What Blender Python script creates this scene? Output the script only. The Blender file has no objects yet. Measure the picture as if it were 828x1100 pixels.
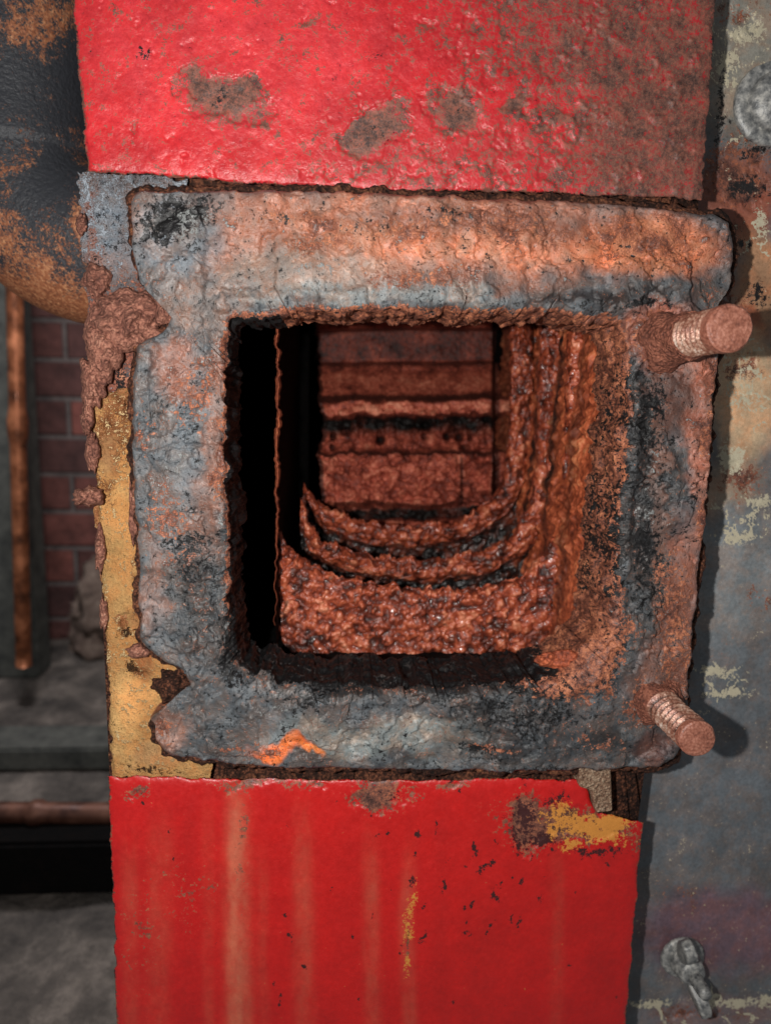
import bpy, math, random
import numpy as np
from mathutils import Matrix, Vector
random.seed(4)
sc=bpy.context.scene
sc.unit_settings.scale_length=0.04
# ---------------------------------------------------------------- camera geometry
F=730.0
def nrm(a): return a/np.linalg.norm(a)
dd=nrm(np.array([367-414,435-550,F]))
vv=np.array([311-414,5230-550,F]); vv=nrm(vv-dd*vv.dot(dd))
rr=nrm(np.cross(vv,dd))
D=7.3
CAM=np.array([0,-D,0.0])
def W(px,py,y):
    px,py,y=np.broadcast_arrays(np.asarray(px,float),np.asarray(py,float),np.asarray(y,float))
    e=np.stack([px-414,py-550,np.full(px.shape,F)],-1)
    dr=np.stack([e@rr,e@dd,-(e@vv)],-1)
    t=(y+D)/dr[...,1]
    return CAM+dr*t[...,None]
cam=bpy.data.cameras.new("camera"); co=bpy.data.objects.new("camera",cam); sc.collection.objects.link(co)
cx=[rr[0],dd[0],-vv[0]]; cyd=[rr[1],dd[1],-vv[1]]; cf=[rr[2],dd[2],-vv[2]]
M=Matrix(((cx[0],-cyd[0],-cf[0],CAM[0]),(cx[1],-cyd[1],-cf[1],CAM[1]),(cx[2],-cyd[2],-cf[2],CAM[2]),(0,0,0,1)))
co.matrix_world=M
cam.sensor_fit='VERTICAL'; cam.sensor_height=36; cam.lens=F/1100*36
cam.clip_start=0.1; cam.clip_end=300
cam.dof.use_dof=True; cam.dof.focus_distance=7.3; cam.dof.aperture_fstop=0.32
sc.camera=co
sc.view_settings.view_transform='Standard'; sc.view_settings.look='None'; sc.view_settings.exposure=0
# ---------------------------------------------------------------- helpers
def C(r,g,b):
    o=[]
    for v in (r,g,b):
        v/=255; o.append(v/12.92 if v<=0.04045 else ((v+0.055)/1.055)**2.4)
    return tuple(o)
def C4(*a): return (*C(*a),1)
def hsh(x,y,z,s):
    n=(x*73856093)^(y*19349663)^(z*83492791)^(s*26544357)
    n&=0xffffffff
    n=((n^(n>>13))*1274126177)&0xffffffff
    n=((n^(n>>16))*668265263)&0xffffffff
    n^=n>>15
    return (n&0xffff)/65535.0
def vn(P,s=0):
    f=np.floor(P).astype(np.int64); t=P-f; t=t*t*t*(t*(t*6-15)+10)
    r=0
    for i in (0,1):
        for j in (0,1):
            for k in (0,1):
                w=(t[...,0] if i else 1-t[...,0])*(t[...,1] if j else 1-t[...,1])*(t[...,2] if k else 1-t[...,2])
                r=r+w*hsh(f[...,0]+i,f[...,1]+j,f[...,2]+k,s)
    return r
def fbm(P,sc_=1.0,octs=5,s=0,g=0.55):
    a=1;tot=0;r=0;Q=P*sc_+13.7
    for o in range(octs):
        r=r+a*vn(Q,s+o*7); tot+=a; a*=g; Q=Q*2.03+5.1
    return r/tot
def worley(P,sc_=1.0,s=0):
    Q=P*sc_+31.3; f=np.floor(Q).astype(np.int64); best=np.full(Q.shape[:-1],9.0)
    for i in (-1,0,1):
        for j in (-1,0,1):
            for k in (-1,0,1):
                a,b,c=f[...,0]+i,f[...,1]+j,f[...,2]+k
                dx=a+hsh(a,b,c,s)-Q[...,0]; dy=b+hsh(a,b,c,s+1)-Q[...,1]; dz=c+hsh(a,b,c,s+2)-Q[...,2]
                best=np.minimum(best,dx*dx+dy*dy+dz*dz)
    return np.sqrt(best)
def P3(px,py,z=0.0):
    px,py=np.broadcast_arrays(px,py)
    return np.stack([px/100.0,py/100.0,np.full(px.shape,z)],-1)
def sm(a,b,x):
    t=np.clip((x-a)/(b-a),0,1); return t*t*(3-2*t)
def warp(px,py,amt=14,s=50):
    p=P3(px,py)
    return px+(fbm(p,2.2,5,s)-.5)*2*amt*1.6, py+(fbm(p,2.2,5,s+90)-.5)*2*amt*1.6
def bl(px,py,cx_,cy_,rx,ry,rot=0):
    a=math.radians(rot); dx=px-cx_; dy=py-cy_
    u=(dx*math.cos(a)+dy*math.sin(a))/rx; v=(-dx*math.sin(a)+dy*math.cos(a))/ry
    return 1-np.sqrt(u*u+v*v)
def paint(px,py,base,items,amt=14,s=50):
    wx,wy=warp(px,py,amt,s)
    col=np.ones(px.shape+(3,))*np.array(C(*base))
    for it in items:
        cx_,cy_,rx,ry,c,st=it[:6]; rot=it[6] if len(it)>6 else 0
        a=sm(0,0.55,bl(wx,wy,cx_,cy_,rx,ry,rot))*st
        col=col*(1-a[...,None])+np.array(C(*c))*a[...,None]
    return col
def field(px,py,items,base=0.0,amt=12,s=80):
    wx,wy=warp(px,py,amt,s); f=np.full(px.shape,float(base))
    for it in items:
        cx_,cy_,rx,ry=it[:4]; st=it[4] if len(it)>4 else 1.0; rot=it[5] if len(it)>5 else 0
        f=np.maximum(f,np.clip(0.5+0.5*bl(wx,wy,cx_,cy_,rx,ry,rot),0,1)*st)
    return f
def link(o,parent=None):
    sc.collection.objects.link(o)
    if parent: o.parent=parent
    return o
def grid(name,P,mat,parent=None,closed=False,base=None,mask=None,cap=False):
    nu,nv=P.shape[:2]
    idx=np.arange(nu*nv).reshape(nu,nv)
    if closed: a=idx; b=np.roll(idx,-1,0)
    else: a=idx[:-1]; b=idx[1:]
    q=np.stack([a[:,:-1],b[:,:-1],b[:,1:],a[:,1:]],-1).reshape(-1,4)
    faces=q.tolist()
    if cap: faces.append(idx[:,0].tolist()); faces.append(idx[::-1,-1].tolist())
    me=bpy.data.meshes.new(name); me.from_pydata(P.reshape(-1,3).tolist(),[],faces)
    me.polygons.foreach_set("use_smooth",[True]*len(me.polygons))
    for nm,arr in (("base",base),("mask",mask)):
        if arr is None: continue
        at=me.color_attributes.new(nm,'FLOAT_COLOR','POINT')
        full=np.ones((nu*nv,4),np.float32); full[:,:3]=arr.reshape(-1,3)
        at.data.foreach_set("color",full.ravel())
    me.materials.append(mat); me.update()
    return link(bpy.data.objects.new(name,me),parent)
def top(o,label,cat,group=None):
    o["label"]=label; o["category"]=cat
    if group: o["group"]=group
def empty(name,loc,label,cat,group=None):
    o=bpy.data.objects.new(name,None); o.location=loc; o.empty_display_size=0.3
    link(o); top(o,label,cat,group); bpy.context.view_layer.update(); return o
def adopt(o,par):
    o.parent=par; o.matrix_parent_inverse=Matrix.Translation(-Vector(par.location)); return o
# ---------------------------------------------------------------- materials
class N:
    def __init__(s,name):
        s.m=bpy.data.materials.new(name); s.m.use_nodes=True; s.t=s.m.node_tree; s.b=s.t.nodes["Principled BSDF"]
        s.co=s.t.nodes.new("ShaderNodeTexCoord").outputs["Object"]
    def l(s,a,b): s.t.links.new(a,b)
    def put(s,x,sock):
        if hasattr(x,"is_output"): s.l(x,sock)
        else: sock.default_value=x
    def noise(s,scale,detail=6,rough=.6,dist=0,vec=None):
        n=s.t.nodes.new("ShaderNodeTexNoise"); n.inputs["Scale"].default_value=scale; n.inputs["Detail"].default_value=detail
        n.inputs["Roughness"].default_value=rough; n.inputs["Distortion"].default_value=dist; s.l(vec or s.co,n.inputs["Vector"]); return n.outputs["Fac"]
    def voro(s,scale,feat='F1',vec=None):
        n=s.t.nodes.new("ShaderNodeTexVoronoi"); n.feature=feat; n.inputs["Scale"].default_value=scale; s.l(vec or s.co,n.inputs["Vector"]); return n.outputs["Distance"]
    def math(s,op,a,b=0.0,c=0.0):
        n=s.t.nodes.new("ShaderNodeMath"); n.operation=op; s.put(a,n.inputs[0]); s.put(b,n.inputs[1]); s.put(c,n.inputs[2]); return n.outputs[0]
    def mr(s,x,a,b,c=0.0,d=1.0,smooth=True):
        n=s.t.nodes.new("ShaderNodeMapRange"); n.interpolation_type='SMOOTHSTEP' if smooth else 'LINEAR'
        s.put(x,n.inputs[0]); 
        for i,v in enumerate((a,b,c,d)): n.inputs[i+1].default_value=v
        return n.outputs[0]
    def mix(s,f,a,b,mode='MIX'):
        n=s.t.nodes.new("ShaderNodeMix"); n.data_type='RGBA'; n.blend_type=mode
        s.put(f,n.inputs[0]); s.put(a,n.inputs[6]); s.put(b,n.inputs[7]); return n.outputs[2]
    def ramp(s,x,stops):
        n=s.t.nodes.new("ShaderNodeValToRGB"); s.put(x,n.inputs[0]); e=n.color_ramp.elements
        while len(e)<len(stops): e.new(0.5)
        for el,(p,c) in zip(e,stops): el.position=p; el.color=c
        return n.outputs[0]
    def attr(s,name):
        n=s.t.nodes.new("ShaderNodeAttribute"); n.attribute_name=name; return n.outputs["Color"]
    def sep(s,c):
        n=s.t.nodes.new("ShaderNodeSeparateColor"); s.l(c,n.inputs[0]); return n.outputs
    def bump(s,h,strength=.6,dist=.04):
        n=s.t.nodes.new("ShaderNodeBump"); n.inputs["Strength"].default_value=strength; n.inputs["Distance"].default_value=dist
        s.l(h,n.inputs["Height"]); s.l(n.outputs[0],s.b.inputs["Normal"])
def layered(name,dark=(18,17,18),pale=(175,165,140),rough=(.45,.75),bump=.7,bdist=.05,rust=None,peel=0.0,spec=.5,thr=1.0,low=.35,contrast=(.55,1.45),fine=1.0,hue=0.0,coat=0.0,b3=.28,b2=.5):
    n=N(name); base=n.attr("base"); m=n.sep(n.attr("mask"))
    n1=n.noise(4.2,5,.68,.2); n2=n.noise(19,4,.68); n3=n.noise(75,2,.6)
    d1=n.math('SUBTRACT',n1,.5); d2=n.math('SUBTRACT',n2,.5); d3=n.math('SUBTRACT',n3,.5)
    t=n.math('ADD',n.math('MULTIPLY',d1,.8*thr),n.math('MULTIPLY',d2,1.1*thr))
    t=n.math('ADD',t,n.math('MULTIPLY',d3,.45*fine))
    fr=n.mr(n.math('ADD',m[0],t),.46,.55)
    fd=n.mr(n.math('SUBTRACT',m[1],t),.48,.54)
    fp=n.mr(n.math('ADD',m[2],n.math('MULTIPLY',t,1.1)),.48,.54)
    rust=rust or [(0.25,C4(38,24,20)),(0.42,C4(84,52,44)),(0.55,C4(126,76,58)),(0.75,C4(172,98,66))]
    rc=n.ramp(n.math('ADD',n.math('ADD',.5,n.math('MULTIPLY',d2,.85)),n.math('ADD',n.math('MULTIPLY',d3,.5),n.math('MULTIPLY',d1,-.7))),rust)
    var=n.mr(n.math('ADD',n.math('MULTIPLY',n2,.55),n.math('MULTIPLY',n3,.45)),.3,.7,contrast[0],contrast[1],False)
    cb=n.t.nodes.new("ShaderNodeCombineColor"); 
    for i in range(3): n.l(var,cb.inputs[i])
    c=n.mix(1.0,base,cb.outputs[0],'MULTIPLY')
    if hue:
        hn=n.mr(n1,.38,.62); c=n.mix(1.0,c,n.mix(hn,(1-.12*hue,1-.03*hue,1+.04*hue,1),(1+.4*hue,1-.05*hue,1-.25*hue,1)),'MULTIPLY')
        hv=n.mr(n.noise(1.7,3,.6),.35,.65,1-.5*hue,1+.45*hue,False); cv=n.t.nodes.new("ShaderNodeCombineColor")
        for i in range(3): n.l(hv,cv.inputs[i])
        c=n.mix(1.0,c,cv.outputs[0],'MULTIPLY')
    c=n.mix(fr,c,rc)
    c=n.mix(fp,c,n.mix(n3,(*C(*[v*.75 for v in pale]),1),C4(*pale)))
    c=n.mix(fd,c,C4(*dark))
    n.l(c,n.b.inputs["Base Color"])
    r=n.mr(n2,.3,.7,rough[0],rough[1],False)
    r=n.math('ADD',r,n.math('MULTIPLY',fr,.15)); n.l(r,n.b.inputs["Roughness"])
    n.b.inputs["Specular IOR Level"].default_value=spec
    if coat:
        n.l(n.mr(n1,.4,.6,0,coat),n.b.inputs["Coat Weight"]); n.b.inputs["Coat Roughness"].default_value=.3
    h=n.math('ADD',n.math('MULTIPLY',n1,low),n.math('MULTIPLY',n2,b2))
    h=n.math('ADD',h,n.math('MULTIPLY',n3,b3))
    h=n.math('ADD',h,n.math('MULTIPLY',fr,.1))
    h=n.math('ADD',h,n.math('MULTIPLY',fd,-.1)); h=n.math('ADD',h,n.math('MULTIPLY',fp,.08))
    if peel: h=n.math('ADD',h,n.math('MULTIPLY',n.voro(24),-peel))
    n.bump(h,bump,bdist); return n.m
def crust(name,stops,rough=.42,bump=.9,bdist=.08,sc1=1.0,spec=.6,attr=False,met=0,coat=0,nb=.8):
    n=N(name); n1=n.noise(2.2*sc1,5,.7,.3); n2=n.noise(14*sc1,5,.72); v=n.voro(16*sc1)
    x=n.math('ADD',n.math('MULTIPLY',n1,.5),n.math('MULTIPLY',n2,.5))
    x=n.math('ADD',x,n.math('MULTIPLY',n.math('SUBTRACT',.4,v),.2))
    if attr:
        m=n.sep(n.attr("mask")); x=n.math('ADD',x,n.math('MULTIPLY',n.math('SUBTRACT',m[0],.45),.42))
        c=n.ramp(x,stops); c=n.mix(m[1],c,C4(14,7,5)); n.l(c,n.b.inputs["Base Color"])  # second mask channel darkens the colour in recesses, as painted shade
    else: n.l(n.ramp(x,stops),n.b.inputs["Base Color"])
    n.b.inputs["Metallic"].default_value=met
    n.b.inputs["Coat Weight"].default_value=coat; n.b.inputs["Coat Roughness"].default_value=.18
    n.l(n.mr(n2,.3,.7,rough-.12,rough+.25,False),n.b.inputs["Roughness"])
    n.b.inputs["Specular IOR Level"].default_value=spec
    h=n.math('ADD',n.math('MULTIPLY',v,-.5),n.math('MULTIPLY',n2,nb))
    n.bump(h,bump,bdist); return n.m
M_red=layered("red_paint",dark=(30,24,24),pale=(190,120,70),rough=(.30,.5),bump=.32,bdist=.04,peel=.22,low=.1,contrast=(.7,1.24),
   rust=[(0.25,C4(44,32,30)),(0.42,C4(86,58,50)),(0.58,C4(126,78,64)),(0.78,C4(168,74,62))],fine=1.6,hue=.3)
M_redl=layered("red_paint_gloss",dark=(60,26,26),pale=(222,146,62),rough=(.3,.5),bump=.2,bdist=.03,peel=.2,low=.1,contrast=(.85,1.15),hue=.14)
M_fl=layered("corroded_cast_iron",dark=(17,16,17),pale=(150,153,152),rough=(.34,.6),bump=.75,bdist=.06,low=.45,contrast=(.6,1.45),b3=.1,b2=.34,
   rust=[(0.25,C4(44,26,22)),(0.42,C4(94,54,42)),(0.55,C4(146,86,62)),(0.75,C4(200,128,90))],fine=.9,hue=.7,coat=.12)
M_plate=layered("stained_sheet_steel",dark=(24,20,20),pale=(214,204,176),rough=(.34,.6),bump=.4,bdist=.03,thr=.95,low=.15,contrast=(.65,1.35),hue=.45)
M_base=layered("flaking_casing_steel",dark=(30,28,30),pale=(176,184,194),rough=(.45,.8),bump=1,bdist=.08,
   rust=[(0.28,C4(60,34,28)),(0.45,C4(128,74,58)),(0.6,C4(164,104,82)),(0.75,C4(196,140,110))],fine=1.5,hue=.6)
M_ins=layered("yellow_insulation",dark=(60,42,28),pale=(232,200,148),rough=(.8,.95),bump=1,bdist=.07,spec=.1,fine=1.6,
   rust=[(0.28,C4(70,40,26)),(0.45,C4(126,80,50)),(0.6,C4(166,112,74)),(0.75,C4(186,134,96))],contrast=(.6,1.3),hue=.4)
M_rib=crust("wet_rust_crust",[(0.22,C4(50,20,14)),(0.40,C4(128,54,34)),(0.56,C4(186,88,56)),(0.78,C4(236,152,116))],rough=.34,attr=True,spec=.7,bump=.7,bdist=.06,coat=.5,nb=.5)
M_back=crust("rust_scale",[(0.24,C4(58,23,18)),(0.42,C4(130,58,43)),(0.56,C4(180,88,66)),(0.74,C4(226,144,114))],rough=.5,bump=.6,bdist=.05,attr=True,spec=.45)
M_side=crust("orange_rust",[(0.28,C4(86,38,24)),(0.42,C4(150,70,42)),(0.56,C4(196,100,62)),(0.72,C4(226,140,90))],rough=.55,bump=.8,bdist=.05,sc1=1.3)
M_wall=crust("orange_rust_wall",[(0.26,C4(84,36,22)),(0.42,C4(148,68,40)),(0.56,C4(194,98,60)),(0.74,C4(226,146,98))],rough=.46,bump=.55,bdist=.05,sc1=1.0,attr=True,coat=.15)
M_crud=crust("pink_rust_crust",[(0.3,C4(70,42,36)),(0.45,C4(128,82,68)),(0.58,C4(172,118,98)),(0.72,C4(204,160,138))],rough=.7,bump=.9,bdist=.06,sc1=1.6,spec=.3)
M_black=crust("matte_black",[(0.3,C4(4,4,4)),(0.5,C4(10,8,8)),(0.62,C4(22,15,12)),(0.8,C4(60,32,22))],rough=.75,spec=.1)
M_gask=crust("crumbling_gasket",[(0.3,C4(20,14,12)),(0.45,C4(58,36,28)),(0.58,C4(120,74,54)),(0.72,C4(170,120,80))],rough=.8,sc1=1.6,spec=.2)
M_stud=crust("rusted_stud",[(0.3,C4(70,38,28)),(0.45,C4(118,68,52)),(0.58,C4(158,98,76)),(0.75,C4(196,138,114))],rough=.6,bump=.8,bdist=.05,sc1=2,spec=.4)
M_end=crust("brown_stud_steel",[(0.3,C4(92,52,40)),(0.46,C4(138,84,66)),(0.7,C4(180,124,104))],rough=.45,bump=.45,bdist=.02,sc1=2.2)
M_thr=crust("worn_steel_thread",[(0.3,C4(84,48,36)),(0.45,C4(132,84,66)),(0.6,C4(178,140,120)),(.75,C4(224,206,192))],rough=.35,bump=.3,bdist=.015,sc1=2.4,attr=True,met=.3)
def metal(name,cols,rough=.35,scale=12,met=.85):
    n=N(name); x=n.noise(scale,5,.65); n.l(n.ramp(x,cols),n.b.inputs["Base Color"]); n.b.inputs["Metallic"].default_value=met
    n.l(n.mr(x,.3,.7,rough-.1,rough+.2),n.b.inputs["Roughness"]); n.bump(n.noise(scale*3,3),.3,.02); return n.m
M_zinc=metal("dull_zinc",[(0.35,C4(96,98,100)),(0.5,C4(146,146,144)),(0.64,C4(190,188,182))],.45,met=.35)
M_copper=metal("copper",[(0.35,C4(90,54,38)),(0.5,C4(136,80,52)),(0.65,C4(184,116,80))],.35,1.2,met=.6)
M_dcop=metal("tarnished_copper",[(0.35,C4(70,42,34)),(0.5,C4(96,60,46)),(0.65,C4(118,78,62))],.5,1.5,met=.4)
# ---------------------------------------------------------------- boiler
boiler=empty("cast_iron_boiler",(1.0,0.5,-1.0),"old red boiler with rusted square flue port opened up","boiler")
def part(o,label=None):
    adopt(o,boiler)
    if label: o["label"]=label
    return o
def resample(pts,n):
    p=np.array(pts,float); d=np.r_[0,np.cumsum(np.hypot(*np.diff(p,axis=0).T))]
    t=np.linspace(0,d[-1],n,endpoint=False); return np.stack([np.interp(t,d,p[:,0]),np.interp(t,d,p[:,1])],-1)
def smooth_closed(p,k=3):
    for _ in range(k): p=(np.roll(p,1,0)+2*p+np.roll(p,-1,0))/4
    return p
OUT=[[(140,210),(150,203),(250,202),(400,206),(600,213),(770,228),(784,238)],
 [(784,238),(790,258),(787,300),(775,330),(769,400),(761,500),(751,620),(743,700),(739,780),(728,812)],
 [(728,812),(708,825),(600,829),(400,829),(250,823),(182,812),(165,798)],
 [(165,798),(160,770),(192,760),(206,742),(198,722),(168,706),(150,688),(146,600),(142,480),(141,400),(148,368),(176,352),(186,332),(172,312),(150,305),(141,280),(138,230),(140,210)]]
INN=[[(246,350),(256,343),(300,338),(420,334),(560,338),(650,344),(668,350)],
 [(668,350),(673,370),(672,420),(667,490),(659,570),(652,640),(640,690),(618,716)],
 [(618,716),(580,730),(480,737),(380,737),(300,735),(262,724),(252,712)],
 [(252,712),(247,650),(245,560),(243,450),(245,380),(246,350)]]
NS=[330,330,330,400]
def outline(sides,ns=NS,k=4): return smooth_closed(np.concatenate([resample(s,n) for s,n in zip(sides,ns)]),k)
O=outline(OUT); I=outline(INN)
def jag(p,amt,freq,s,oct=5):
    q=P3(p[:,0],p[:,1]); return p+np.stack([(fbm(q,freq,oct,s)-.5),(fbm(q,freq,oct,s+40)-.5)],-1)*2*amt
O=jag(O,4.5,5,3); I=jag(I,8,8,9)
rows=[]
for y in np.linspace(1.15,.16,6): rows.append((0.0,y,0))
for a in np.linspace(0,math.pi/2,7)[1:]: rows.append((0.035*(1-math.cos(a)),.14*(1-math.sin(a)),0))
for f in np.linspace(.05,.955,90): rows.append((f,0,0))
for a in np.linspace(0,math.pi/2,7)[1:]: rows.append((.955+.045*math.sin(a),.12*(1-math.cos(a)),0))
for y in np.linspace(.15,.95,26): rows.append((1.0,y,1))
fr=np.array([r[0] for r in rows]); fy=np.array([r[1] for r in rows])
PX=O[:,None,0]*(1-fr)+I[:,None,0]*fr; PY=O[:,None,1]*(1-fr)+I[:,None,1]*fr
Pf=W(PX,PY,0.0)
Yd=np.broadcast_to(fy,PX.shape).copy()
face=sm(0,.07,fr)*(1-sm(.93,1,fr))
p3=P3(PX,PY)
big=(fbm(p3,.9,3,11)-.5)*.16
med=(fbm(p3,3.5,6,12,.48)-.5)*.11
pit=-np.clip(.5-worley(p3,6,5),0,1)*.06*sm(.5,.62,fbm(p3,1.3,4,77))
Yd+=(big+med)*(.35+.65*face)-pit*face
lip=np.exp(-((fr-.86)/.05)**2)*.05*(fbm(p3,1.5,3,6))
Yd-=lip
edgefl=np.zeros(PX.shape)
for s_,lv in ((21,.5),(22,.56),(23,.46),(24,.53)):
    ter=fbm(p3,1.7,5,s_,.5); Yd-=.03*sm(lv,lv+.012,ter)*face; edgefl=np.maximum(edgefl,np.exp(-((ter-lv)/.005)**2))
Pf[...,1]=Yd
nx=(fbm(np.stack([PX/100,PY/100,Yd],-1),5,5,31)-.5)*.22
inner=(fr>=.99)&(PX>-1)
cen=np.array([W(450,540,0)[0],0,W(450,540,0)[2]])
dirx=Pf-cen; dirx[...,1]=0; dirx/=np.linalg.norm(dirx,axis=-1,keepdims=True)
Pf-=dirx*(nx*inner)[...,None]
slate=(76,78,80)
items=[(450,250,360,75,(144,102,84),.95),(330,290,130,34,(130,116,106),.8),(520,235,200,22,(122,86,74),.7),(470,262,190,30,(162,106,80),.8,4),(690,268,110,42,(182,112,78),.95),
 (390,318,200,13,(122,124,122),.75),(640,322,110,12,(46,42,42),.9),(195,255,60,60,(98,102,106),.95),(215,330,60,40,(120,108,102),.8),
 (200,480,50,120,(90,93,96),.6),(190,400,36,40,(128,94,82),.7),(215,560,26,60,(116,90,80),.6),(230,470,14,130,(136,102,88),.6),(215,640,50,60,(52,54,56),.8),(185,560,24,80,(108,106,106),.6),(165,620,14,70,(116,94,86),.6),
 (250,745,60,30,(74,76,78),.8),(400,792,150,28,(120,123,120),.95),(180,780,30,22,(128,102,92),.8),(460,735,200,18,(30,30,31),.9),(560,770,120,24,(46,47,49),.8),
 (690,520,36,170,(32,33,35),.95),(745,480,24,190,(142,94,78),.95),(728,640,26,120,(128,90,78),.9),(722,420,30,60,(92,66,58),.8),(700,560,12,150,(124,98,88),.5),(640,750,80,40,(64,65,67),.8),(700,720,40,50,(112,82,72),.8),(700,800,40,20,(94,66,60),.8),
 (710,360,50,34,(146,90,72),.8),(600,800,110,18,(40,41,43),.7),(300,802,44,13,(206,104,48),.95),(330,808,20,8,(220,130,60),.8)]
base=paint(PX,PY,slate,items,16,50)
base*= (1+.5*(edgefl*face))[...,None]
Fr=field(PX,PY,[(290,803,40,14,.56),(255,800,20,8,.6),(560,252,80,22,.66),(450,300,90,18,.56),(690,262,90,38,.66),(760,480,16,190,.68),(420,240,260,24,.58),(720,660,22,100,.66),(210,420,34,70,.56),(620,700,60,34,1.0,-40),(652,640,16,70,.8),(530,800,30,7,.7),
   (700,365,40,30,.76),(700,748,44,30,.7),(350,262,80,20,.58),(185,560,34,90,.52),(640,790,60,20,.5),(180,780,30,22,.56),(240,480,8,130,.64),(160,470,14,60,.5)],.32,14,80)
ed=np.maximum(sm(.88,.99,fr)*.66*np.where(PY>700,np.where(PX<560,.6,1),1),0)
Fr=np.maximum(Fr,ed); Fr=np.maximum(Fr,(1-sm(0,.06,fr))*.62)
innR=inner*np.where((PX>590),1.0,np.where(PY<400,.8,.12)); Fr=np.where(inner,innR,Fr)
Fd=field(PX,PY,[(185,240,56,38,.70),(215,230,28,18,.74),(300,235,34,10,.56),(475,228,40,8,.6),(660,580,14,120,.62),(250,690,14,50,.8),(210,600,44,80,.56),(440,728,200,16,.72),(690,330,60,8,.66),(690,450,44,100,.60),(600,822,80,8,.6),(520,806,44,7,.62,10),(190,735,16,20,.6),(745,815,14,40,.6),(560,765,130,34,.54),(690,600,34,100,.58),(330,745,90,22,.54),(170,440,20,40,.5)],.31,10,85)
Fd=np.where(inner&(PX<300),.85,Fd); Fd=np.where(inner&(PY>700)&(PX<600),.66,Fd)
Fp=field(PX,PY,[(330,292,60,12,.50),(200,235,60,50,.46),(380,316,150,8,.52),(190,500,30,60,.44),(400,790,110,16,.40),(700,540,16,100,.44),(240,560,10,100,.44),(300,760,60,14,.44)],.24,10,88)
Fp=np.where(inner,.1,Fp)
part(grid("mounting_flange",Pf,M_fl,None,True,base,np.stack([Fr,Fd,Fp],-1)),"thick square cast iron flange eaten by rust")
GO=jag(smooth_closed((O-np.array([455,520]))*np.array([1.006,1.010])+np.array([455,519]),8),6,9,61)
gf=np.array([0,0.0,.02,.05,.1,.3]); gy=np.array([.9,.24,.2,.2,.2,.22])
gx=GO[:,None,0]*(1-gf)+I[:,None,0]*gf; gyy=GO[:,None,1]*(1-gf)+I[:,None,1]*gf
part(grid("gasket",W(gx,gyy,gy)+np.stack([np.zeros(gx.shape),(fbm(P3(gx,gyy),8,4,3)-.5)*.1,np.zeros(gx.shape)],-1),M_gask,None,True))
BO=outline([[(86,-120),(766,-120)],[(766,-120),(750,210),(735,500),(685,880),(664,1220)],[(664,1220),(134,1220)],[(134,1220),(104,500),(86,-120)]],k=0)
bx=np.stack([BO[:,0],BO[:,0],I[:,0],I[:,0]],1); by=np.stack([BO[:,1],BO[:,1],I[:,1],I[:,1]],1)
Pb=W(bx,by,np.full(bx.shape,.55)); Pb[:,0,1]=7.5; Pb[:,3,1]=.94
part(grid("boiler_body",Pb,M_gask,None,True))
def sheet(name,L,R,T,B,y0,mat,thick,nu,nv,items,basec,rust,dark,pale,jagamt=4,amp=.04,freq=3,rb=.2,db=.2,pb=.2,seed=0,extra=None,relief=.03,wamt=14,streaks=()):
    u=np.linspace(0,1,nu); v=np.linspace(0,1,nv); U,V=np.meshgrid(u,v,indexing='ij')
    L=np.array(L,float);R=np.array(R,float);T=np.array(T,float);B=np.array(B,float)
    ty=np.interp(L[0,0]+(R[0,0]-L[0,0])*u,T[:,0],T[:,1]); byy=np.interp(L[-1,0]+(R[-1,0]-L[-1,0])*u,B[:,0],B[:,1])
    py=ty[:,None]*(1-V)+byy[:,None]*V
    lx=np.interp(py,L[:,1],L[:,0]); rx=np.interp(py,R[:,1],R[:,0]); px=lx*(1-U)+rx*U
    e=np.minimum(np.minimum(U*(rx-lx),(1-U)*(rx-lx)),np.minimum(V,1-V)*(byy-ty)[:,None])
    w=np.exp(-e/12.)
    q=P3(px,py,seed)
    px=px+(fbm(q,7,5,seed+1)-.5)*2*jagamt*w; py=py+(fbm(q,7,5,seed+2)-.5)*2*jagamt*w
    px=np.pad(px,1,'edge'); py=np.pad(py,1,'edge'); q=P3(px,py,seed); e=np.pad(e,1,'edge')
    bd=np.zeros(px.shape); bd[0]=bd[-1]=thick; bd[:,0]=bd[:,-1]=thick
    Fr_=field(px,py,rust,rb,12,80+seed); Fd_=field(px,py,dark,db,8,85+seed); Fp_=field(px,py,pale,pb,8,88+seed)
    if extra: Fr_,Fd_,Fp_=extra(px,py,q,e,Fr_,Fd_,Fp_)
    y=y0+(fbm(q,freq,6,seed+5)-.5)*amp*2+(fbm(q,.7,3,seed+6)-.5)*amp*2+bd+.03*np.exp(-e/5.)
    y=y+relief*sm(.46,.56,Fr_+(fbm(q,5,5,seed+9)-.5)*.6)
    bc=paint(px,py,basec,items,wamt,50+seed)
    for (cx_,w_,ya_,s_,cc_) in streaks:
        xo=px-cx_-(fbm(np.stack([py/200,py*0+cx_,py*0],-1),1,4,7)-.5)*16
        brk=.05+1.1*fbm(q*np.array([5,1.0,1]),1.5,5,int(cx_))+.8*(fbm(q*np.array([4,2.5,1]),4,4,9)-.5)
        a=np.clip(np.exp(-np.abs(xo/w_)**2.6)*sm(ya_-15,ya_+60,py)*s_*brk,0,1)
        bc=bc*(1-a[...,None])+np.array(C(*cc_))*a[...,None]
    return part(grid(name,W(px,py,y),mat,None,False,bc,np.stack([Fr_,Fd_,Fp_],-1)))
def ex_top(px,py,q,e,a,b,c):
    a=np.maximum(a,.34+.23*sm(420,620,px-.35*(py-60))+.06*sm(600,740,px))
    a=np.maximum(a,.34+.13*sm(90,190,py)*sm(250,420,px))
    a=np.maximum(a,.62*np.exp(-e/7.)); b=np.maximum(b,.5*np.exp(-e/4.)); return a,b,c
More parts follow.
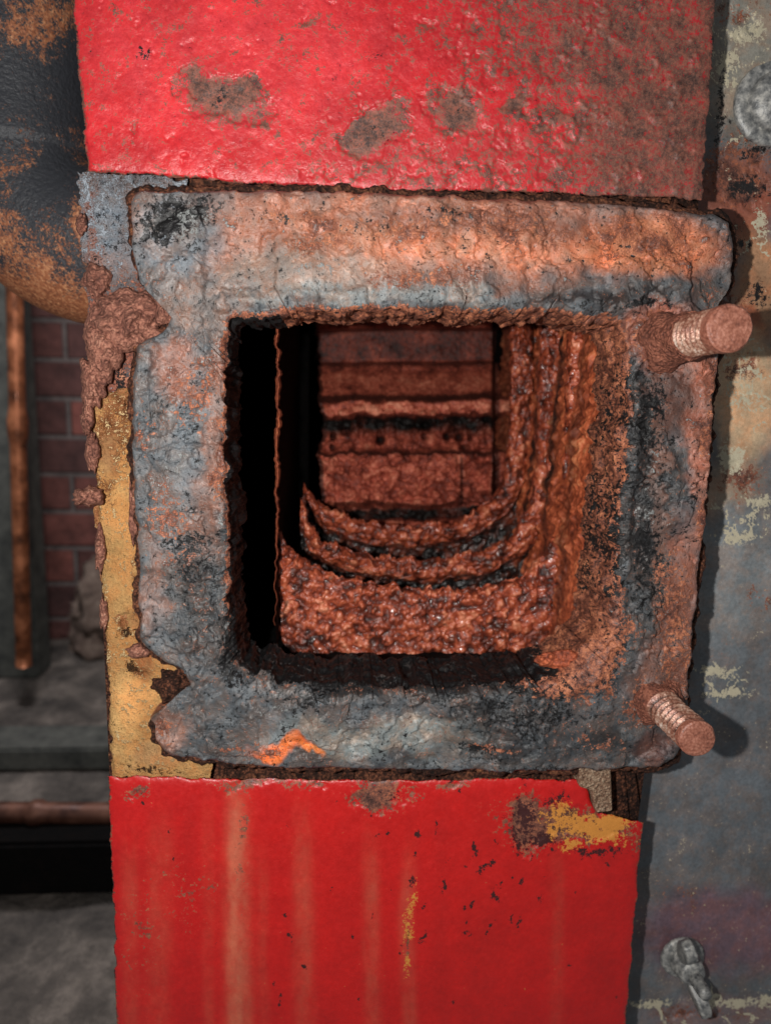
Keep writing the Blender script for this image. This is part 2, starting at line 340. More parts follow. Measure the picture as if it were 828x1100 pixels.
o=sheet("casing_panel",[(74,-120),(78,0),(95,186)],[(772,-120),(768,0),(753,214)],[(0,-100),(900,-100)],[(90,184),(160,189),(250,196),(400,205),(600,208),(752,214)],.24,M_red,.3,460,210,
 [(250,60,220,110,(204,54,60),.8),(450,170,240,60,(190,50,54),.7),(680,40,160,90,(166,38,42),.7),(700,150,110,80,(138,60,52),.7)],(188,38,44),
 [(240,105,48,28,1.0,15),(208,78,14,14,.9),(405,140,44,22,.95,-35),(385,155,22,22,.9),(492,118,32,34,.9),(555,105,34,12,.8,-20),(620,60,40,26,.66),(650,120,70,50,.62),(700,180,90,34,.64),(560,160,50,30,.6),(590,25,60,24,.62),(690,60,60,50,.62),(140,140,12,20,.55),(330,20,30,14,.56),(460,30,26,14,.56),(520,60,18,24,.58),(170,30,14,10,.56)],
 [(150,60,10,8,.6),(400,60,14,10,.5),(245,108,30,14,.48),(402,145,24,14,.48),(492,118,20,22,.46)],[],seed=0,extra=ex_top,rb=.34,pb=.05,db=.17,amp=.014,freq=4,relief=.022)
o["label"]="upper red painted panel blistered with brown rust"
def ex_low(px,py,q,e,a,b,c):
    a=np.maximum(a,.5*np.exp(-e/5.)); b=np.maximum(b,.52*np.exp(-e/3.)); return a,b,c
SK=(180,96,72)
stk=[(256,14,835,.85,SK),(250,6,835,.5,(200,112,84)),(327,11,850,.42,SK),(170,14,860,.3,SK),(400,9,880,.42,SK),(285,6,900,.25,SK),(598,8,900,.22,SK),(222,7,840,.2,SK),(143,9,880,.32,SK),(440,8,900,.4,SK),(520,18,840,.2,(140,28,24)),(200,9,840,.3,(140,28,24)),(650,14,900,.25,(140,24,22)),(476,8,840,.25,(140,24,22))]
o=sheet("casing_panel",[(117,832),(120,900),(128,1180)],[(690,826),(690,884),(672,1100),(664,1180)],[(117,834),(400,838),(560,836),(625,838),(640,872),(690,884)],[(117,1180),(700,1180)],.24,M_redl,.3,440,240,
 [(430,960,330,200,(186,24,20),.6)],(178,22,22),
 [(412,855,34,20,.95),(570,885,26,26,.9),(620,888,74,20,.9,8),(440,1000,8,50,.56),(280,845,60,10,.66),(150,1000,26,80,.46),(200,960,40,60,.42),(260,920,12,90,.46),(340,845,20,8,.6),(480,842,30,7,.62),(150,850,20,8,.58)],
 [(412,852,26,14,.5),(560,880,18,32,.72),(585,900,22,14,.7),(640,912,40,7,.66),(600,862,20,10,.6)]+[(random.gauss(500,60),random.gauss(950,45),random.uniform(2,4),random.uniform(3,10),random.uniform(.58,.74),random.uniform(5,30)) for _ in range(40)]
  +[(random.uniform(140,670),random.uniform(860,1090),random.uniform(2,4),random.uniform(2,5),.6) for _ in range(34)],
 [(630,888,50,12,.85,12),(600,870,16,12,.62),(655,882,24,9,.9),(615,905,14,8,.8),(440,985,7,34,.62),(436,1040,5,16,.56),(590,895,8,10,.7)],jagamt=4,amp=.012,rb=.17,db=.1,pb=.1,seed=3,extra=ex_low,relief=.015,streaks=stk)
o["label"]="lower red painted panel with vertical rust streaks"
def ex_base(px,py,q,e,a,b,c):
    a=np.maximum(a,.58*sm(285,330,py)); c=np.maximum(c,.46*sm(300,270,py)); b=np.maximum(b,.34*sm(300,270,py)); return a,b,c
o=sheet("casing_plate",[(82,180),(92,300),(96,460),(100,560)],[(200,180),(210,560)],[(80,184),(210,192)],[(80,470),(215,470)],.36,M_base,.3,140,260,
 [(110,230,40,50,(116,124,132),.9),(115,290,30,30,(120,112,112),.7),(92,250,8,60,(130,90,76),.8)],(112,108,110),[(130,345,50,40,.85),(100,400,26,60,.7),(125,215,12,10,.3)],[(130,430,10,40,.7),(100,285,20,10,.55),(115,210,10,6,.5)],[(112,230,30,40,.58),(125,280,10,24,.5)],jagamt=7,amp=.07,rb=.38,seed=6,extra=ex_base)
def ex_ins(px,py,q,e,a,b,c):
    dl=np.abs(px-np.interp(py,[400,832],[96,118]))
    a=np.maximum(a,.72*np.exp(-dl/9.)); 
    a=np.maximum(a,.40*sm(600,420,py)+.16); return a,b,c
o=sheet("insulation_board",[(95,400),(104,560),(116,700),(119,840)],[(225,400),(228,840)],[(90,420),(230,420)],[(90,834),(240,838)],.33,M_ins,.2,150,340,
 [(125,560,26,110,(190,146,92),.7),(140,760,30,70,(216,168,108),.8),(120,480,20,50,(156,112,76),.8),(150,700,14,60,(156,102,66),.8),(170,810,40,20,(186,142,98),.7)],(188,144,92),
 [(138,670,14,12,.7),(150,715,20,10,.6),(100,470,10,30,.7),(148,600,8,100,.6),(120,520,16,40,.55)],[(138,678,12,7,.75),(146,716,10,7,.7),(185,735,14,12,.8),(140,440,10,14,.6),(165,826,40,5,.6)],[(130,790,20,20,.5),(112,620,8,50,.5)],jagamt=7,amp=.05,rb=.28,pb=.32,seed=8,extra=ex_ins)
def lump(name,cx_,cy_,rx,ry,y,th,mat,seed,lab=None):
    th_=np.linspace(0,2*np.pi,120,endpoint=False); r=np.linspace(0.02,1,34)
    T,Rr=np.meshgrid(th_,r,indexing='ij')
    edge=1+.55*(fbm(np.stack([np.cos(T)*1.3,np.sin(T)*1.3,np.full(T.shape,seed*1.7)],-1),1.6,5,seed)-.5)*2*.8
    px=cx_+np.cos(T)*rx*Rr*edge; py=cy_+np.sin(T)*ry*Rr*edge
    q=P3(px,py,seed)
    h=np.sqrt(np.clip(1-Rr**2,0,1))*th*(.4+1.1*fbm(q,5,5,seed+3))+ (1-sm(0.8,1,Rr))*np.clip(.55-worley(q,9,seed),0,1)*.12
    P=W(px,py,y-h+.12*(Rr>.99))
    return part(grid(name,P,mat,None,True),lab)
lump("rust_crust",136,345,46,36,.34,.30,M_crud,2); lump("rust_crust",112,370,22,40,.34,.25,M_crud,3); lump("rust_crust",96,534,18,11,.3,.3,M_crud,4)
lump("rust_crust",178,330,12,22,.2,.2,M_crud,5); lump("rust_crust",186,738,22,18,.3,.2,M_gask,6); lump("rust_crust",104,300,16,18,.34,.15,M_crud,7)
lump("rust_crust",94,450,8,18,.34,.2,M_crud,8); lump("rust_crust",150,700,14,9,.3,.15,M_crud,9); lump("rust_crust",88,240,6,12,.36,.15,M_crud,10)
lump("rust_crust",100,410,16,30,.34,.2,M_crud,14); lump("rust_crust",100,485,9,22,.34,.15,M_crud,15); lump("rust_crust",108,590,6,26,.34,.12,M_crud,16); lump("rust_crust",146,540,8,40,.30,.1,M_crud,17); lump("rust_crust",112,660,5,18,.34,.1,M_crud,18)
lump("rust_crust",604,708,28,10,.16,.10,M_side,12)
def box_px(name,poly,y0,y1,mat,bev=.03):
    n=len(poly); a=W([p[0] for p in poly],[p[1] for p in poly],y0); b=a.copy(); b[:,1]=y1
    vs=a.tolist()+b.tolist(); fs=[list(range(n))[::-1],list(range(n,2*n))]+[[i,(i+1)%n,n+(i+1)%n,n+i] for i in range(n)]
    me=bpy.data.meshes.new(name); me.from_pydata(vs,[],fs); me.materials.append(mat); o=bpy.data.objects.new(name,me); link(o)
    bm=o.modifiers.new("b",'BEVEL'); bm.width=bev; bm.segments=3; return o
M_brk=crust("pitted_bracket_steel",[(0.3,C4(80,54,42)),(0.45,C4(144,112,90)),(0.58,C4(190,164,138)),(0.72,C4(214,198,176))],rough=.6,sc1=2,spec=.3)
part(box_px("bracket",[(622,820),(656,822),(658,872),(640,874),(636,850),(622,846)],.16,.5,M_brk))
# ---------------------------------------------------------------- interior
x0,x1,zb,zt,ya,yb=-2.4,3.26,-3.5,2.6,.93,8.6
vs=[(x0,ya,zb),(x1,ya,zb),(x1,ya,zt),(x0,ya,zt),(x0,yb,zb),(x1,yb,zb),(x1,yb,zt),(x0,yb,zt)]
fs=[(0,1,5,4),(1,2,6,5),(2,3,7,6),(3,0,4,7),(4,5,6,7)]
me=bpy.data.meshes.new("chamber"); me.from_pydata(vs,[],fs); me.materials.append(M_black)  # coloured near-black so the void reads as unlit where the flash reaches
part(link(bpy.data.objects.new("combustion_chamber",me)),"near-black chamber walls")
exch=bpy.data.objects.new("heat_exchanger",None); link(exch); part(exch); exch.location=(0,0,0)
exch.matrix_parent_inverse=Matrix.Identity(4)
bpy.context.view_layer.update()
def sub(o):
    o.parent=exch; o.matrix_parent_inverse=exch.matrix_world.inverted(); return o
def disp(P,amt,sc_,seed,wamt=.1,wsc=7):
    d=np.stack([fbm(P,sc_,5,seed),fbm(P,sc_,5,seed+20),fbm(P,sc_,5,seed+33)],-1)-.5
    out=P+d*2*amt
    den=.2+1.5*fbm(P,1.8,3,seed+50)
    w1=worley(P,wsc,seed+4); w2=worley(P,wsc*1.9,seed+9)
    b1=np.sqrt(np.clip(1-(w1/.62)**2,0,1)); b2=np.sqrt(np.clip(1-(w2/.6)**2,0,1))
    b=(b1*.7+b2*.35)*wamt*den*.45
    out[...,1]-=b*1.3; out[...,2]+=b*.35
    return out,np.clip((b1*.45+b2*.35)*(.6+.4*den)+d[...,1]*1.1+.05,0,1)
def rib(path,y,prof,cav,nu,seed,mat,amt=.08,wamt=.22,nvv=150,wsc=7,ragged=.14):
    p=resample(path,nu)
    for _ in range(10): p[1:-1]=(p[:-2]+2*p[1:-1]+p[2:])/4
    w=W(p[:,0],p[:,1],y); t=np.gradient(w,axis=0); 
    nx_=-t[:,2]; nz=t[:,0]; l=np.hypot(nx_,nz)+1e-9; nx_/=l; nz/=l
    ox=-nx_; oz=-nz; ox=np.maximum(ox,0); l=np.hypot(ox,oz)+1e-6; ox/=l; oz/=l
    for _ in range(12):
        ox[1:-1]=(ox[:-2]+ox[1:-1]*2+ox[2:])/4; oz[1:-1]=(oz[:-2]+oz[1:-1]*2+oz[2:])/4
    pr=np.array(prof,float); d=np.r_[0,np.cumsum(np.hypot(*np.diff(pr,axis=0).T))]; tt=np.linspace(0,d[-1],nvv)
    po=np.interp(tt,d,pr[:,0]); pyv=np.interp(tt,d,pr[:,1]); cv=np.interp(tt,d,np.array(cav,float))
    P=np.zeros((nu,nvv,3)); P[...,0]=w[:,None,0]+ox[:,None]*po; P[...,2]=w[:,None,2]+oz[:,None]*po; P[...,1]=y+pyv
    rg=(fbm(np.stack([p[:,0]/100,p[:,1]/100,np.zeros(nu)],-1),9,4,seed+2)-.5)*ragged*2
    P[...,2]+=rg[:,None]*np.exp(-(po/.25)**2)
    P,bb=disp(P,amt,3.5,seed,wamt,wsc)
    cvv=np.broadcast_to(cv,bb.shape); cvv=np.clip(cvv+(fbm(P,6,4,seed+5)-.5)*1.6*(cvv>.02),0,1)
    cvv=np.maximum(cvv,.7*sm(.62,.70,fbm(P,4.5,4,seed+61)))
    return sub(grid("exchanger_rib",P,mat,mask=np.stack([bb,cvv,bb*0],-1)))
profA=[(1.5,.1),(.7,.02),(.3,-.02),(.12,-.02),(.02,.05),(0,.16),(.08,.3),(.3,.4),(.9,.45),(1.2,.45)]
cavA=[.3,0,0,0,0,0,.3,.9,1,1]  # shade painted into the colour behind the rim
profB=[(1.3,.7),(.62,.55),(.46,.36),(.36,.12),(.22,0),(.1,-.04),(.01,.05),(0,.16),(.06,.3),(.25,.4),(1.1,.45)]
cavB=[1,1,.8,.15,0,0,0,0,.3,.9,1]  # undercut below the lip darkened in colour to read as shadow
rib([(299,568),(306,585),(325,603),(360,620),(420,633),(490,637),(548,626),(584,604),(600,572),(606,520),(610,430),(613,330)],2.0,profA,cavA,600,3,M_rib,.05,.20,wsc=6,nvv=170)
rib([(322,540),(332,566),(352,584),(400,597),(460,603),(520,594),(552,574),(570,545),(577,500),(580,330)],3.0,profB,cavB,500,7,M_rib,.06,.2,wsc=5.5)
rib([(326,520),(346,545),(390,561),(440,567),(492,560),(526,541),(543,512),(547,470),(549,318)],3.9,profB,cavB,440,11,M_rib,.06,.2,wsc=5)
bu=np.linspace(322,640,280); bv=np.linspace(285,640,340); BX,BY=np.meshgrid(bu,bv,indexing='ij')
jy=BY+(fbm(P3(BX,BY),6,5,4)-.5)*11*sm(410,440,BY)+(fbm(P3(BX,BY),2,3,14)-.5)*5+ (BX-440)*.01
yy=np.interp(jy,[285,345,352,356,388,392,398,424,427,431,444,449,455,480,484,488,540,546,556,562,640],
               [6.2,6.2,6.3,6.9,6.9,6.6,6.5,5.8,5.5,5.15,5.1,5.9,6.05,5.85,5.7,5.0,4.9,5.6,5.6,5.3,5.2])
yy=np.where((BX>528+ (fbm(P3(BX,BY),5,3,5)-.5)*8)&(jy>340),yy+.55*sm(528,532,BX),yy)
yy=np.where((BX>495)&(BX<526)&(jy>488)&(jy<545),yy+.3,yy)
pitn=fbm(P3(BX*1.0,BY*.3,3),9,3,71)
pits=np.clip(.45-worley(P3(BX,BY,2),7,8),0,1)*2.4*sm(444,450,jy)*sm(486,478,jy)*sm(.4,.6,pitn); yy+=pits
cr=sm(425,450,jy)
yy+=(fbm(P3(BX,BY),9,4,9)-.5)*.35*(.3+cr)
left=342+(fbm(P3(BX*0,BY),4,4,15)-.5)*26
BXl=np.maximum(BX,left)
yy=np.where(BX<left,yy+1.5,yy)
wv=np.sqrt(np.clip(1-(worley(P3(BXl,BY,1),8,6)/.62)**2,0,1))*.6
Pk=W(BXl,BY,yy-wv*.24*cr)
def band(a,b,c,d): return sm(a,b,jy)*sm(d,c,jy)
nz_=fbm(P3(BX,BY),7,5,44)
cav=np.maximum.reduce([band(446,449,457,470)*(.5+nz_),band(484,486,487,490)*.6,band(544,548,556,562)*(.5+nz_),band(352,355,358,362)*.55,band(388,390,392,397)*.4,band(423,425,428,431)*.6,  # gaps, grooves and recesses between the bands get painted shade
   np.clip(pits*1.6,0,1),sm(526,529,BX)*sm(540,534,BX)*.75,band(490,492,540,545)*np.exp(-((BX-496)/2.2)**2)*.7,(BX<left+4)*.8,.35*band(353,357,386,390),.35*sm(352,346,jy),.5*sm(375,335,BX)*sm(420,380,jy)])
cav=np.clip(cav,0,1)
hi=.36+.5*wv*cr+.22*band(398,404,420,424)+.3*band(430,434,440,445)+(nz_-.5)*.8-.12*band(356,362,384,390)  # lump tops lighter; front lip lightened as a painted highlight
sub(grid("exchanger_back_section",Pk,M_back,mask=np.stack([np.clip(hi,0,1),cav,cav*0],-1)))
rx_=W(664,520,0)[0]
ys=np.linspace(.9,6.6,300); zs=np.linspace(-3.4,2.5,240); YS,ZS=np.meshgrid(ys,zs,indexing='ij')
tilt=np.interp(ZS,[-3.4,1.2],[rx_-.02,rx_+.16]) 
Pr=np.stack([tilt,YS,ZS],-1)
Pr[...,0]+=(fbm(Pr,2.2,5,3)-.5)*.26
b=np.clip(.6-worley(Pr,6,7),0,1); Pr[...,0]-=b*.12
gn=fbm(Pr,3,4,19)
gc=np.maximum.reduce([np.exp(-((YS-1.75-(gn-.5)*.2)/.14)**2)*.6,np.exp(-((YS-2.75)/.16)**2)*.9,np.exp(-((YS-3.7)/.18)**2)*.9,sm(4.3,5,YS)*.6])*(.5+gn)  # groove shade and darker far end are colour only, not in the mesh
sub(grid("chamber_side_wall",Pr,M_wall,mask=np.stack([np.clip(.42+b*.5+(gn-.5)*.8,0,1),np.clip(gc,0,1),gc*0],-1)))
fv=np.linspace(350,672,220); fu=np.linspace(0,1,14)
FV,FU=np.meshgrid(fv,fu,indexing='ij')
wob=(fbm(P3(FV*0,FV),8,5,12)-.5)*9
fx=296+FU*(1+7*fbm(P3(FV*0+300,FV),9,4,13)*sm(660,480,FV))+wob*.8
sub(grid("corroded_fin",W(fx,FV,1.5+np.abs(FU-.5)*.3),M_side))
pl=np.array([W(297,345,1.6),W(297,700,1.6)]); 
P=np.zeros((2,2,3)); P[0,0]=pl[0];P[1,0]=pl[1];P[0,1]=pl[0]+[0,5,0];P[1,1]=pl[1]+[0,5,0]; P[0,:,2]+=1
sub(grid("flue_side_plate",P,M_black))
# ---------------------------------------------------------------- studs
def stud(bx_,by_,h,r,label,thr0,tip):
    base_=W(bx_,by_,0.0)
    e=bpy.data.objects.new("stud",None); e.location=base_; link(e); bpy.context.view_layer.update()
    nth,nl=96,260
    th=np.linspace(0,2*np.pi,nth,endpoint=False); yl=np.linspace(.1,-h,nl)
    T,Y=np.meshgrid(th,yl,indexing='ij')
    pitch=.09; ph=(Y/pitch-T/(2*np.pi))%1.0; tri=np.abs(ph-.5)*2
    mask=sm(-thr0+.05,-thr0-.05,Y)*sm(-h+tip-.04,-h+tip+.04,Y)
    q=np.stack([np.cos(T)*r,Y,np.sin(T)*r],-1)
    raw=sm(-thr0-.05,-thr0+.05,Y)
    rad=r-.05*tri*mask+(fbm(q,8,4,7)-.5)*.025+ raw*(fbm(q,6,5,3)-.45)*.12 + (1-sm(-h,-h+.025,Y))*-.02 + .24*np.exp(-(Y-.02)**2/.04)*fbm(q,4,4,9)
    P=np.stack([np.cos(T)*rad,Y,np.sin(T)*rad],-1)
    k=int(np.searchsorted(-yl,thr0)); k2=int(np.searchsorted(-yl,h-tip))
    mk=np.stack([.30+.9*(fbm(q,5,3,8)-.3),np.clip(sm(.4,.9,tri)*.95*mask,0,1),tri*0],-1)  # thread grooves darkened in colour in place of self-shadow
    a=grid("shank",P[:,:k+1],M_stud,None,True); b_=grid("thread",P[:,k:k2+1],M_thr,None,True,mask=mk[:,k:k2+1]); b2=grid("stud_tip",P[:,k2:],M_end,None,True)
    rr_=np.linspace(0.001,1,16); T2,R2=np.meshgrid(th,rr_,indexing='ij')
    re=(r-.02)*R2; q=np.stack([np.cos(T2)*re,-h-.012*(1-R2**3),np.sin(T2)*re],-1); q[...,1]+=(fbm(q,10,3,2)-.5)*.02
    q[:,-1]=P[:,-1]
    c=grid("stud_end",q,M_end,None,True)
    for o in (a,b_,b2,c): o.parent=e
    part(e,label); return e
s1=stud(716,366,1.22,.215,"long rusty threaded stud",.55,.14)
s2=stud(702,750,1.0,.195,"short rusty threaded stud with bright threads",.28,.10)
# ---------------------------------------------------------------- right plate
def ex_pl(px,py,q,e,a,b,c):
    n1=fbm(q,3.2,5,91); line=np.exp(-((n1-.5)/.014)**2)
    area=np.maximum.reduce([sm(0,.5,bl(px,py,*t)) for t in ((790,80,50,120),(795,420,50,90),(790,560,50,40),(775,730,40,40),(760,1080,100,40),(810,260,30,40))])
    c=np.maximum(c,line*area*.95); return a,b,c
pl=sheet("steel_cover_plate",[(738,-140),(735,600),(650,830),(640,1250)],[(960,-140),(960,1250)],[(0,-140),(1000,-140)],[(0,1250),(1000,1250)],1.25,M_plate,.15,260,900,
 [(800,60,70,120,(146,140,128),.9),(790,215,60,70,(136,78,60),.95),(815,310,50,90,(166,122,88),.9),(805,430,60,90,(210,176,138),.9),(780,620,90,100,(130,133,134),.85),(760,850,130,120,(106,110,114),.85),(780,1000,150,60,(112,84,94),.85),(770,1090,110,30,(128,108,108),.7),(800,340,30,20,(140,76,50),.8),(780,520,40,40,(160,138,114),.7)],(102,105,108),  # pale grey item at mid-height paints in the brighter lit area
 [(785,190,50,60,.7),(780,330,40,50,.6),(800,400,36,30,.6),(800,520,34,40,.58),(770,250,24,60,.66),(800,20,40,30,.6),(745,1090,60,14,.6),(780,700,60,60,.36),(740,960,80,40,.42),(815,640,20,30,.46)],
 [(800,205,26,16,.76),(815,320,18,20,.64),(775,120,10,60,.6),(790,260,20,16,.64),(810,165,20,12,.64)],
 [(800,35,26,18,.74),(780,70,14,24,.7),(815,30,14,20,.7),(785,490,20,14,.7),(790,575,22,9,.76),(765,720,24,7,.76),(775,742,30,7,.76),(700,1072,34,6,.74),(790,1075,44,8,.76),(760,1068,22,5,.7),(815,240,12,20,.68),(800,420,30,40,.54),(812,130,30,14,.62),(815,540,14,10,.66),(755,770,10,8,.6)],
 jagamt=2,amp=.018,rb=.26,db=.12,pb=.24,seed=14,extra=ex_pl)
pl.parent=None; pl.matrix_parent_inverse=Matrix.Identity(4)
top(pl,"dark grey steel cover plate with flaking pale paint","steel plate")
# ---------------------------------------------------------------- fasteners
def lathe(name,prof,mat,loc,par,n=64,rough=.0,seed=1):
    th=np.linspace(0,2*np.pi,n,endpoint=False); pr=np.array(prof,float)
    T=th[:,None]; P=np.stack([np.cos(T)*pr[None,:,0],np.broadcast_to(pr[None,:,1],(n,len(pr))),np.sin(T)*pr[None,:,0]],-1)
    if rough: P=P+(np.stack([fbm(P,9,4,seed),fbm(P,9,4,seed+1),fbm(P,9,4,seed+2)],-1)-.5)*rough
    o=grid(name,P,mat,None,True); o.parent=par; return o
wl=W(731,1026,1.22)
wn=empty("wing_nut",tuple(wl),"dull zinc wing nut on a threaded stud","wing nut")
lathe("washer",[(.001,.0),(.30,-.0),(.32,-.02),(.32,-.06),(.28,-.08),(.001,-.08)],M_zinc,None,wn,rough=.03)
lathe("hub",[(.21,-.07),(.22,-.12),(.18,-.34),(.15,-.38),(.001,-.38)],M_zinc,None,wn,rough=.03)
lathe("threaded_stud",[(.095,-.3)]+[(.095-.02*(i%2),-.38-.022*i) for i in range(14)]+[(.08,-.70),(.001,-.71)],M_zinc,None,wn,rough=.01)
def wing(ang):
    out=[(.08,.10),(.20,.26),(.34,.40),(.48,.44),(.60,.40),(.62,.28),(.52,.16),(.34,.06),(.14,.02)]
    me=bpy.data.meshes.new("wing"); n=len(out); t=.085
    vs=[(x,-.1-y,-t*(1.2-.5*x)) for x,y in out]+[(x,-.1-y,t*(1.2-.5*x)) for x,y in out]
    fs=[list(range(n)),list(range(n,2*n))[::-1]]+[[i,n+i,n+(i+1)%n,(i+1)%n] for i in range(n)]
    me.from_pydata(vs,[],fs); me.materials.append(M_zinc); o=bpy.data.objects.new("wing",me); link(o,wn)
    me.polygons.foreach_set("use_smooth",[True]*len(me.polygons))
    b=o.modifiers.new("b",'BEVEL'); b.width=.03; b.segments=3; b.limit_method='NONE'
    o.rotation_euler=(0,ang,0); return o
wing(math.radians(72)); wing(math.radians(72+180))
bl_=W(826,114,1.2)
bt=empty("bolt",tuple(bl_),"large round zinc bolt and washer on the grey plate","bolt")
lathe("washer",[(.001,0),(.44,0),(.47,-.03),(.46,-.08),(.40,-.10),(.34,-.09),(.001,-.09)],M_zinc,None,bt,rough=.03)
lathe("bolt_head",[(.33,-.08),(.33,-.13),(.29,-.2),(.18,-.25),(.001,-.27)],M_zinc,None,bt,rough=.04)
# ---------------------------------------------------------------- flue elbow
n=N("rusty_black_steel"); sx=n.noise(9,6,.8); s2_=n.noise(1.1,4,.6,.5); s3=n.noise(34,3,.7)
g=n.t.nodes.new("ShaderNodeSeparateXYZ"); n.l(n.co,g.inputs[0])
lowm=n.mr(g.outputs[2],2.6,.9,0,.34,False)
f_=n.mr(n.math('ADD',n.math('ADD',n.math('ADD',n.math('MULTIPLY',sx,.5),n.math('MULTIPLY',s3,.5)),n.math('MULTIPLY',n.math('SUBTRACT',s2_,.5),.8)),lowm),.54,.66)
n.l(n.mix(f_,n.mix(n.noise(30,3),C4(28,30,34),C4(60,62,68)),n.ramp(n.noise(20,4),[(0.3,C4(110,64,44)),(.5,C4(156,96,64)),(.7,C4(196,140,100))])),n.b.inputs["Base Color"])
n.b.inputs["Roughness"].default_value=.5; n.bump(n.math('ADD',n.noise(16,4),n.math('MULTIPLY',f_,.3)),.5,.05); M_flue=n.m
cc=W(112,175,3.2); pathp=[]; Rb=1.15; rt=1.1
for z in np.linspace(5,.05,20): pathp.append((cc[0]-Rb,cc[2]+z))
for a in np.linspace(0,math.pi/2,30): pathp.append((cc[0]-Rb*math.cos(a),cc[2]-Rb*math.sin(a)))
for x in np.linspace(.05,1.0,6): pathp.append((cc[0]+x,cc[2]-Rb))
pp=np.array(pathp); tg=np.gradient(pp,axis=0); tg/=np.linalg.norm(tg,axis=1,keepdims=True)
th=np.linspace(0,2*np.pi,80,endpoint=False)
Pe=np.zeros((80,len(pp),3)); nrx,nrz=-tg[:,1],tg[:,0]
rad=np.full(len(pp),rt); rad[19:21]+=.05
Pe[...,0]=pp[None,:,0]+np.cos(th)[:,None]*nrx[None]*rad; Pe[...,2]=pp[None,:,1]+np.cos(th)[:,None]*nrz[None]*rad; Pe[...,1]=3.2+np.sin(th)[:,None]*rad
fo=grid("flue_pipe",Pe,M_flue,None,True); top(fo,"black steel flue elbow speckled with orange rust","flue pipe")
# ---------------------------------------------------------------- basement behind
n=N("old_brick"); mp=n.t.nodes.new("ShaderNodeMapping"); n.l(n.co,mp.inputs[0]); mp.inputs["Rotation"].default_value=(math.radians(90),0,0)
bk=n.t.nodes.new("ShaderNodeTexBrick"); n.l(mp.outputs[0],bk.inputs["Vector"]); bk.inputs["Scale"].default_value=1; bk.inputs["Brick Width"].default_value=5.6; bk.inputs["Row Height"].default_value=1.95
bk.inputs["Mortar Size"].default_value=.16; bk.inputs["Mortar Smooth"].default_value=.5
bk.inputs["Color1"].default_value=C4(126,74,66); bk.inputs["Color2"].default_value=C4(84,56,54); bk.inputs["Mortar"].default_value=C4(108,98,96)
ns=n.noise(.9,5,.7); cl=n.mix(1,bk.outputs["Color"],n.ramp(ns,[(.3,(.45,.45,.45,1)),(.7,(1.4,1.35,1.3,1))]),'MULTIPLY'); n.l(cl,n.b.inputs["Base Color"]); n.b.inputs["Roughness"].default_value=.9
n.bump(n.math('ADD',n.math('MULTIPLY',bk.outputs["Fac"],-1),n.math('MULTIPLY',ns,.8)),1,.3); M_brick=n.m
n=N("dusty_concrete"); ns=n.noise(.6,6,.7); n.l(n.ramp(ns,[(.3,C4(46,42,40)),(.5,C4(94,86,80)),(.7,C4(146,134,124))]),n.b.inputs["Base Color"]); n.b.inputs["Roughness"].default_value=.9; n.bump(n.noise(2.5,5),1,.3); M_conc=n.m
n=N("weathered_timber"); ns=n.noise(1.5,5,.7); n.l(n.ramp(ns,[(.3,C4(44,46,44)),(.7,C4(92,92,86))]),n.b.inputs["Base Color"]); n.b.inputs["Roughness"].default_value=.8; M_tim=n.m
def boxo(name,lo,hi,mat,bev=.1,rot=0):
    import bmesh
    bm=bmesh.new(); bmesh.ops.create_cube(bm,size=1)
    lo=Vector(lo);hi=Vector(hi); 
    for v in bm.verts: v.co=Vector([(v.co[i]+.5)*(hi[i]-lo[i])+lo[i] for i in range(3)])
    bmesh.ops.bevel(bm,geom=bm.edges[:],offset=bev,segments=2,affect='EDGES')
    me=bpy.data.meshes.new(name); bm.to_mesh(me); bm.free(); me.materials.append(mat); return link(bpy.data.objects.new(name,me))
fz=-12.8
bw=boxo("brick_wall",(-40,29,fz-.5),(30,31,30),M_brick,.05); top(bw,"dim red brick basement wall with grey mortar","brick wall")
gu=np.linspace(-40,30,120); gv=np.linspace(2,32,80); GU,GV=np.meshgrid(gu,gv,indexing='ij'); Pg=np.stack([GU,GV,np.full(GU.shape,fz)],-1); Pg[...,2]+=(fbm(Pg,.5,5,3)-.5)*.7
fl=grid("floor",Pg,M_conc); fl["kind"]="structure"
def pipe(name,a,b,r,mat,label,cat,grp=None):
    a=np.array(a);b=np.array(b); t=nrm(b-a); u=nrm(np.cross(t,[0.3,1,.2])); w_=np.cross(t,u); s=np.linspace(0,1,40); th=np.linspace(0,2*np.pi,32,endpoint=False)
    rad=np.full(40,r); rad[18:20]*=1.25
    P=a+(b-a)*s[None,:,None]+(np.cos(th)[:,None,None]*u+np.sin(th)[:,None,None]*w_)*rad[None,:,None]
    o=grid(name,P,mat,None,True,cap=True); top(o,label,cat,grp); return o
pipe("copper_pipe",W(13,200,20),W(26,715,20),.30,M_copper,"vertical copper pipe in front of the brick wall","copper pipe","copper pipes in the basement")
pipe("copper_pipe",W(-80,872,10),W(170,874,10),.27,M_dcop,"tarnished horizontal copper pipe above the floor","copper pipe","copper pipes in the basement")
a=W(-80,0,24); b=W(4,0,24)
po=boxo("timber_post",(a[0],23.5,fz),(b[0],25,20),M_tim,.1); top(po,"grey weathered timber post standing on the floor","timber post")
a0=W(40,0,26)[0]; b0=W(190,0,26)[0]; zt_=W(60,590,27)[2]
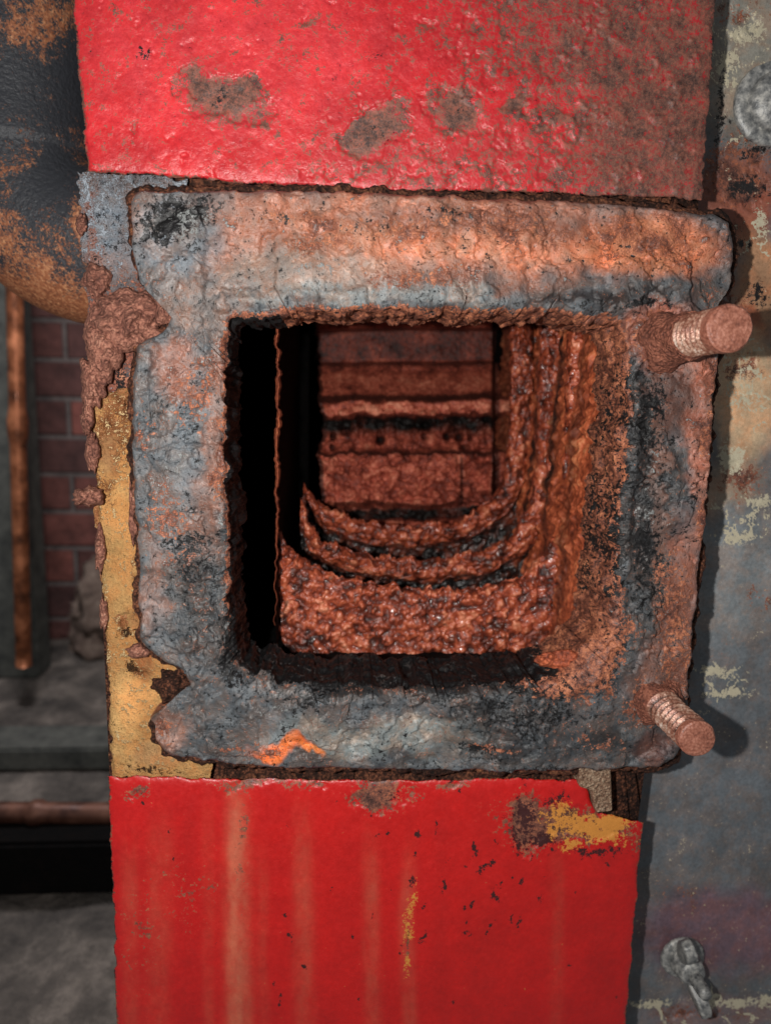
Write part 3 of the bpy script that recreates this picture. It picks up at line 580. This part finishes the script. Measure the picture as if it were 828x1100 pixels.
th=np.linspace(0,2*np.pi,90,endpoint=False); zz=np.linspace(0,1,50); T,Z=np.meshgrid(th,zz,indexing='ij')
rxx=(b0-a0)/2*(1.15-.35*Z)*np.sqrt(np.clip(1.02-Z**6,0,1)); Ps=np.stack([(a0+b0)/2+np.cos(T)*rxx,27.2+np.sin(T)*1.7*np.sqrt(np.clip(1.02-Z**6,0,1)),fz+(zt_-fz)*Z],-1)
Ps+= (np.stack([fbm(Ps,.8,4,1),fbm(Ps,.8,4,2),fbm(Ps,.8,4,3)],-1)-.5)*1.6
n=N("pale_rubble"); ns=n.noise(1.1,6,.75); n.l(n.ramp(ns,[(.3,C4(56,44,38)),(.5,C4(108,90,80)),(.7,C4(156,138,124))]),n.b.inputs["Base Color"]); n.b.inputs["Roughness"].default_value=.9
rb_=grid("rubble_heap",Ps,n.m,None,True,cap=True); top(rb_,"rough brown mortar rubble heaped against the brick wall","rubble heap")
bt2=boxo("timber_plank",(-20,15.2,fz+.1),(2,17.0,fz+.9),M_tim,.08); top(bt2,"grey timber plank lying on the floor","plank")
bt2=boxo("hearth_block",(-20,9,fz+.1),(2,10.2,fz+1.6),M_black,.1); top(bt2,"low black hearth block on the floor","hearth block")  # near-black material over the whole block
# ---------------------------------------------------------------- lights
w=bpy.data.worlds.new("World"); sc.world=w; w.use_nodes=True
w.node_tree.nodes["Background"].inputs[0].default_value=(.95,.97,1,1); w.node_tree.nodes["Background"].inputs[1].default_value=.15
def lamp(name,typ,loc,power,col,size,target=None):
    l=bpy.data.lights.new(name,typ); l.energy=power; l.color=col
    if typ=='AREA': l.size=size
    else: l.shadow_soft_size=size
    o=bpy.data.objects.new(name,l); o.location=loc; link(o)
    if target is not None: o.rotation_euler=(Vector(target)-Vector(loc)).to_track_quat('-Z','Y').to_euler()
    return o
lamp("phone_flash",'POINT',(-1.4,-7.3,.1),3800,(1,.97,.93),.09)
lamp("background_fill",'AREA',(-9,12,11),3000,(.98,.97,1),3,(-9,20,-10))  # unseen fill light added to brighten the background
